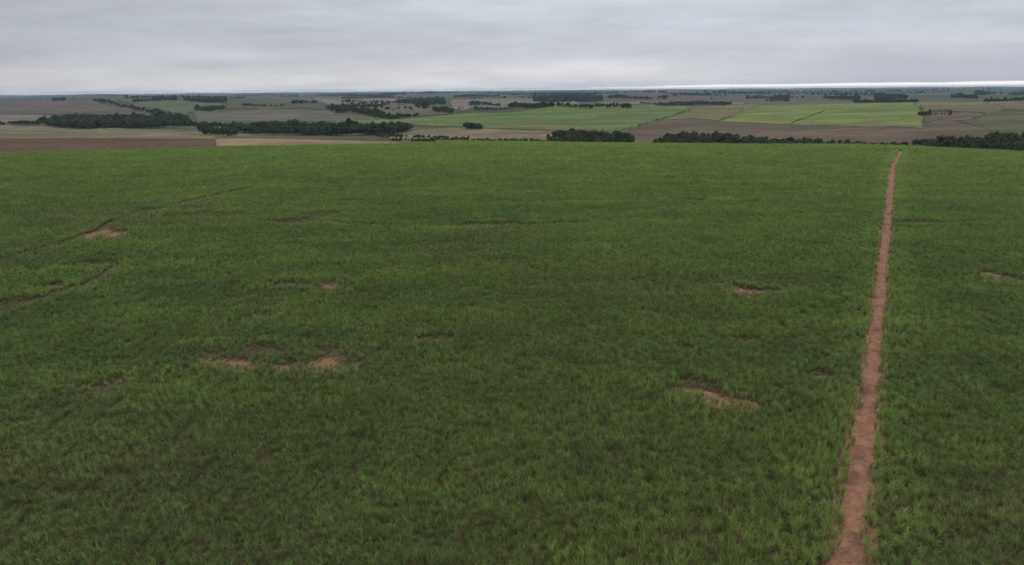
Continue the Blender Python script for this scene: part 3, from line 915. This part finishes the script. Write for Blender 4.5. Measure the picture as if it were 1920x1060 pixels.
# wood: ground outline in the photo, spacing (m), size range, label of the mass, label of its single trees
WOODS = [
    ([(1028, 264), (1048, 257), (1085, 254), (1128, 255), (1150, 263), (1184, 268), (1184, 276), (1028, 276)], 8.5, (.45, .95),
     'rest of the dark clump of trees at the middle of the brow', 'dark clump behind the middle of the brow'),
    ([(1225, 270), (1255, 264), (1290, 259.5), (1375, 260.5), (1398, 267), (1470, 269), (1545, 272), (1545, 280), (1225, 280)], 8.5, (.45, .95),
     'rest of the long dark wood below the brown ploughed field', 'long dark wood below the brown field'),
    ([(1735, 275), (1800, 270), (1848, 270), (1858, 259), (1892, 258), (1935, 264), (1935, 294), (1735, 286)], 8.5, (.45, .95),
     'rest of the dark wood dropping into the dip at the right edge', 'dark wood at the right edge'),
    ([(1540, 274), (1740, 274), (1740, 280), (1540, 280)], 7.0, (.35, .6),
     'rest of the low scrub line behind the brow near the track end', 'low scrub by the track end'),
    ([(735, 262), (880, 266), (1040, 266), (1040, 272), (870, 271), (735, 267)], 6.5, (.2, .4),
     'rest of the thin dark hedge along the tan pasture', 'thin hedge along the tan pasture'),
    ([(440, 239), (520, 239), (640, 242), (773, 243), (762, 249), (700, 256), (560, 254), (440, 251)], 10.0, (.7, 1.2),
     'long dark blue green wood in the middle left of the valley', None),
    ([(372, 245), (445, 246), (445, 256), (382, 254)], 10.0, (.6, .95), 'low dark wood joining the two left woods in the valley', None),
    ([(75, 231), (120, 226), (200, 223), (300, 223), (350, 229), (370, 237), (340, 240), (262, 243), (120, 243), (75, 237)], 11.0, (.8, 1.25),
     'long dark wood across the left of the valley', None),
    (rect(-60, 76, 232, 236), 9.0, (.5, .8), 'thin tree belt running out of the left edge', None),
    ([(172, 190), (188, 189), (226, 196), (262, 204), (312, 214), (350, 223), (369, 233), (338, 231), (300, 220), (250, 208), (215, 200)], 13.0, (.7, 1.1),
     'diagonal tree line climbing the left slope', None),
    ([(610, 203), (660, 206), (710, 213), (742, 221), (782, 217), (785, 222), (735, 225), (690, 218), (640, 211), (610, 207)], 14.0, (.7, 1.1),
     'diagonal wood stepping down the middle slope', None),
    (rect(870, 902, 238, 242), 8.0, (.5, .8), 'small dark copse alone beside the tan pasture', None),
    (rect(1722, 1746, 212, 217), 9.0, (.4, .65), 'low dark scrub left of the square copse', None),
    (rect(345, 425, 186, 192), 22, (.8, 1.1), 'dark wood near the skyline left of the middle', None),
    (rect(285, 332, 184, 187), 22, (.7, 1), 'thin dark wood near the left skyline', None),
    (rect(99, 122, 187, 190), 20, (.7, 1), 'dot of dark trees above the purple brown field', None),
    (rect(366, 421, 204, 208), 15, (.7, 1), 'dark tree strip on the grey green left slope', None),
    (rect(598, 762, 178, 182), 34, (.9, 1.3), 'long dark wood on the skyline left of centre', None),
    (rect(548, 568, 193, 196), 18, (.7, 1), 'small tree clump, left of two on the far slope', None),
    (rect(571, 595, 193, 196), 18, (.7, 1), 'small tree clump, right of two on the far slope', None),
    ([(745, 189), (800, 188), (832, 187), (834, 197), (802, 196), (798, 193), (745, 193)], 20, (.8, 1.2), 'dark stepped wood in the far middle', None),
    (rect(812, 850, 205, 214), 16, (.7, 1.1), 'dark blue wood at the end of the wide green field', None),
    (rect(780, 804, 199, 207), 18, (.7, 1.1), 'dark wood beside the far tan stubble', None),
    (rect(955, 1112, 200, 205), 17, (.7, 1.1), 'long dark tree line along the top of the green crop', None),
    (rect(1112, 1182, 200, 203), 17, (.6, .9), 'short tree line following the long one on the crop top', None),
    (rect(1200, 1370, 195, 198), 15, (.6, .9), 'straight hedge of trees along the upper crop edge', None),
    (rect(1140, 1252, 181, 188), 24, (.8, 1.2), 'scattered far wood below the bright skyline gap', None),
    (rect(1545, 1612, 184, 190), 22, (.8, 1.1), 'far dark wood behind the bright lime field', None),
    (rect(1828, 1940, 171, 178), 36, (.9, 1.3), 'dark blue far wood at the right end of the skyline', None),
    (rect(1784, 1832, 181, 186), 24, (.8, 1.1), 'blue far wood above the olive pasture', None),
    (rect(1398, 1480, 181, 188), 24, (.7, 1.1), 'scattered blue grey trees right of the pale plot', None),
    (rect(1258, 1330, 178, 185), 26, (.7, 1.1), 'scattered far trees above the upper hedge', None),
    (rect(770, 960, 174, 178), 40, (.9, 1.2), 'thin far wood under the centre skyline', None),
    (rect(160, 240, 178.5, 181), 40, (.8, 1.2), 'thin far wood under the left skyline', None),
    (rect(430, 560, 177, 181), 40, (.7, 1.1), 'sparse far trees under the left centre skyline', None),
    (rect(1620, 1780, 168, 176), 40, (.8, 1.2), 'broken far woodland on the blue right hills', None),
    (rect(960, 1120, 176, 190), 55, (.7, 1.1), 'scattered far trees on the grey purple centre hills', None),
    (rect(850, 950, 180, 186), 40, (.7, 1.1), 'scattered trees left of the far purple hills', None),
    (rect(1000, 1130, 183, 187), 22, (.8, 1.2), 'dark far wood under the centre hills', None),
    (rect(250, 300, 189, 191), 18, (.7, 1.0), 'thin tree strip across the grey green left pasture', None),
    (rect(455, 540, 199, 202), 16, (.5, .9), 'thin tree strip on the dull green middle left slope', None),
    (rect(880, 940, 196, 199), 18, (.6, 1.0), 'dark tree strip across the pinkish centre stubble', None),
    (rect(1640, 1700, 183, 187), 22, (.8, 1.1), 'far dark wood above the right end of the lime field', None),
    (rect(640, 800, 184, 206), 24, (.6, 1.0), 'scattered trees dotting the far centre fields', None),
    (rect(1300, 1480, 171, 182), 50, (.8, 1.2), 'broken woods on the hazy hills above the pale plot', None),
    (rect(1480, 1640, 170, 186), 60, (.8, 1.2), 'broken woods on the hazy hills above the lime field', None),
    (rect(1700, 1925, 164, 170), 60, (.9, 1.3), 'thin blue woods close under the bright gap at the right', None),
    (rect(0, 170, 181, 188), 55, (.7, 1.1), 'scattered trees above the purple brown field', None),
    (rect(230, 460, 181, 186), 55, (.7, 1.1), 'scattered trees along the left skyline slope', None),
    (rect(1010, 1250, 172, 180), 60, (.8, 1.2), 'dark scattered woods under the start of the bright gap', None),
    ([(300, 233), (372, 235), (445, 240), (445, 243), (372, 240), (300, 237)], 9, (.4, .8), 'low scrub line through the left pasture strip', None),
    ([(690, 251), (740, 256), (880, 262), (880, 265), (730, 261), (690, 256)], 7, (.2, .45), 'dark scrub trailing from the middle wood along the tan pasture', None),
    (rect(640, 720, 199, 201.5), 16, (.5, .8), 'thin dark hedge above the diagonal middle wood', None),
    (rect(860, 960, 205.5, 207), 16, (.4, .7), 'thin hedge at the upper left corner of the green crop', None),
    (rect(1600, 1720, 191, 193), 14, (.4, .8), 'thin hedge along the top of the lime field', None),
    (rect(1845, 1920, 186, 189), 16, (.5, .9), 'thin dark hedge above the pale strip at the right', None),
]

all_trees = []     # wood index, x, y, scale, pick
for wi, (outline, sp, (s0, s1), lab, tl) in enumerate(WOODS):
    px = np.array(outline, float)
    # follow the outline along the ground
    dl = dense_loop(px, 12.0, 0.0, 1)
    P = wander(ground_at(dl[:, 0], dl[:, 1], 960), 2.6, 500 + wi)
    mn, mx = P.min(0), P.max(0)
    sp = max(sp, math.sqrt((mx[0] - mn[0]) * (mx[1] - mn[1]) / 9000))
    g = np.stack(np.meshgrid(np.arange(mn[0], mx[0] + sp, sp), np.arange(mn[1], mx[1] + sp, sp)), -1).reshape(-1, 2)
    g = g + rng.uniform(-.42, .42, g.shape) * sp
    g = g[inside(P, g)]
    ragged = lattice_noise(g[:, 0], g[:, 1], sp * 5, 60 + wi)
    d = np.hypot(g[:, 0], g[:, 1])
    g = g[ragged > (-.22 if d.mean() < 2600 else (.12 if 'catter' in lab or 'roken' in lab else -.2))]
    lum = lattice_noise(g[:, 0], g[:, 1], 45, 5)
    for (x, y), lm in zip(g, lum):
        far_up = 1.0 + .25 * min(1, max(0, (math.hypot(x, y) - 3000) / 4000))
        all_trees.append((wi, x, y, (s0 + (s1 * 1.15 - s0) * rng.random() ** 1.3) * far_up * (1 + .28 * lm) * (1.35 if rng.random() < .10 else 1.0), int(rng.integers(0, 7))))
# the hedge round the small square copse and a few trees standing alone
singles = []
def lone(px, py, s, label, tmin=960):
    q = ground_at(np.array([px], float), np.array([py], float), tmin)[0]
    singles.append((q[0], q[1], s, label))
lone(207, 180, 2.4, 'single tall tree standing above the left skyline')
lone(226, 180, 1.4, 'smaller lone tree right of the tall skyline tree')
lone(1399, 197, .8, 'lone dark tree at the right end of the pale plot')
lone(852, 271, .75, 'round bush below the end of the hedge behind the brow')
lone(1680, 278, .55, 'small dark bush where the dirt track meets the brow')
HEDGE_SQ = ground_at(np.array([1743., 1782, 1782, 1743]), np.array([209., 209, 217, 217]), 960)
sq_trees = []
for k in range(4):
    a, b2 = HEDGE_SQ[k], HEDGE_SQ[(k + 1) % 4]
    m_ = max(3, int(np.linalg.norm(b2 - a) / 6))
    for q in range(m_):
        sq_trees.append(a + (b2 - a) * (q + rng.uniform(-.2, .2)) / m_)
border = ground_at(np.linspace(1152, 1288, 80), np.linspace(249.5, 210, 80), 960)
lanes = ground_at(np.linspace(1482, 1546, 60), np.linspace(233, 209, 60), 960)

# which trees show most: nearest first, keep the height that clears what stands before
def screen(x, y, z):
    zz = z - H
    cp, sp = math.cos(PITCH), math.sin(PITCH)
    dep = y * cp - zz * sp; upv = zz * cp + y * sp
    a, b2 = x / dep, upv / dep
    c, s = math.cos(ROLL), math.sin(ROLL)
    return CX + F * (a * c - b2 * s), CY - F * (a * s + b2 * c), dep
arr = sorted(range(len(all_trees)), key=lambda k: math.hypot(all_trees[k][1], all_trees[k][2]))
colmax = np.zeros(1980)
gxs = np.arange(0, 1920, 8)
brow = np.zeros(1980)
yy = np.linspace(250, 950, 260)
for cx_ in gxs:
    tx = (cx_ - CX) / F
    zz = ter(tx * yy, yy) + np.where(ucoord(tx * yy, yy) < 775, 1.4, 0.3)
    brow[cx_:cx_ + 8] = screen(tx * yy, yy, zz)[1].min()
colmin = brow.copy()
vis = np.zeros(len(all_trees))
for k in arr:
    wi, x, y, s, pk = all_trees[k]
    z0 = float(ter(x, y))
    sx, ty, dep = screen(x, y, z0 + 13 * s)
    hw = 4.6 * s * F / dep
    a, b2 = int(max(0, sx - hw)), int(min(1919, sx + hw)) + 1
    if a >= 1919 or b2 <= 0 or b2 <= a: continue
    vis[k] = np.clip(colmin[a:b2] - ty, 0, None).sum()
    colmin[a:b2] = np.minimum(colmin[a:b2], ty + 1.0)
cand = [k for k in range(len(all_trees)) if WOODS[all_trees[k][0]][4]]
cand.sort(key=lambda k: -vis[k])
single_set = set([k for k in cand[:285] if vis[k] > 1.5])

def tree_object(x, y, s, pk, label, group):
    root = bpy.data.objects.new('broadleaf_tree', None)
    COL.objects.link(root)
    root.location = (x, y, float(ter(x, y)) + .2)
    root.rotation_euler = (0, 0, random.uniform(0, 6.283))
    root.scale = (s * random.uniform(.9, 1.15), s * random.uniform(.9, 1.15), s * random.uniform(.9, 1.12))
    root.empty_display_size = 2
    tag(root, label, 'tree', group)
    for nm, me in (('trunk', TREES[pk][1]), ('crown', TREES[pk][0])):
        c = bpy.data.objects.new(nm, me)
        COL.objects.link(c)
        c.parent = root
for wi in sorted({all_trees[k][0] for k in single_set}):
    ks = sorted([k for k in single_set if all_trees[k][0] == wi], key=lambda k: all_trees[k][1] / all_trees[k][2])
    dm = float(np.median([all_trees[k][2] for k in ks]))
    for n_, k in enumerate(ks):
        _, x, y, s, pk = all_trees[k]
        third = ('left', 'middle', 'right')[min(2, 3 * n_ // len(ks))]
        row = 'front' if y < dm else 'back'
        lab = '%s tree, %s third of the %s' % (row, third, WOODS[wi][4])
        tree_object(x, y, s, pk, lab, 'trees of the ' + WOODS[wi][4])
for i, (x, y, s, lab) in enumerate(singles):
    tree_object(x, y, s, i % 7, lab, None)

def mass(name, rows, label):
    A = np.array([(x, y, s) for (x, y, s, _) in rows])
    z = ter(A[:, 0], A[:, 1])
    n = len(A)
    sc = A[:, 2:3] * rng.uniform(.9, 1.15, (n, 3))
    point_instancer(name, np.column_stack([A[:, :2], z]), rng.uniform(0, 6.28, n), sc, [r[3] for r in rows], TREE_COL, np.zeros((n, 3)), label)
for wi, wd in enumerate(WOODS):
    rows = [q[1:] for k, q in enumerate(all_trees) if q[0] == wi and k not in single_set]
    if rows: mass('woodland', rows, wd[3])
mass('hedge', [(p_[0], p_[1], rng.uniform(.3, .5), int(rng.integers(0, 7))) for p_ in sq_trees], 'dark hedge round the small square copse on the right hillside')
mass('scrub', [(p_[0] + rng.normal(0, 4), p_[1] + rng.normal(0, 4), rng.uniform(.1, .3), int(rng.integers(0, 7))) for p_ in border],
     'line of low scrub between the green crop and the brown field')
mass('scrub', [(p_[0], p_[1], rng.uniform(.15, .3), int(rng.integers(0, 7))) for p_ in lanes], 'dark scrub line crossing the bright lime crop field')
for (n_, ax, ay, bx, by, lo, hi, lab) in (
        (190, 1347, 229.5, 1728, 239, .06, .17, 'low scrub edge between the lime crop and the brown field'),
        (110, 1424, 200, 1350, 227, .07, .2, 'low scrub edge along the left side of the lime crop'),
        (120, 592, 229, 760, 223.5, .1, .28, 'low hedge where the grey fallow meets the wide green crop'),
        (150, -40, 214, 285, 219, .1, .28, 'low hedge under the purple brown field'),
        (120, 1735, 230, 1850, 213, .07, .2, 'low hedge up the right hillside by the square copse'),
        (260, 770, 237, 1035, 247, .05, .2, 'loose bushes dotted along the rough tan pasture')):
    E_ = ground_at(np.linspace(ax, bx, n_), np.linspace(ay, by, n_), 700)
    mass('scrub', [(q_[0] + rng.normal(0, 6), q_[1] + rng.normal(0, 6), rng.uniform(lo, hi), int(rng.integers(0, 7)))
                   for q_ in E_ if rng.random() < .8], lab)

# ------------------------------------------------------------------ haze: thin air from the camera to the horizon
def build_haze():
    r, z0, z1 = 46500.0, -75.0, 66.0
    V = [(-r, -r, z0), (r, -r, z0), (r, r, z0), (-r, r, z0), (-r, -r, z1), (r, -r, z1), (r, r, z1), (-r, r, z1)]
    Fc = [(3, 2, 1, 0), (4, 5, 6, 7), (0, 1, 5, 4), (1, 2, 6, 5), (2, 3, 7, 6), (3, 0, 4, 7)]
    m, t, out = material('haze_air')
    pv = t.n('ShaderNodeVolumePrincipled')
    pv.inputs['Color'].default_value = (0.50, 0.72, 1.0, 1.0)
    pv.inputs['Density'].default_value = 2.2e-5
    pv.inputs['Density Attribute'].default_value = ''
    pv.inputs['Temperature Attribute'].default_value = ''
    pv.inputs['Anisotropy'].default_value = 0.0
    t.link(pv.outputs[0], out.inputs['Volume'])
    o = mesh_obj('haze', V, Fc, m)
    tag(o, 'thin bluish air between the camera and the far hills', kind='stuff')
build_haze()
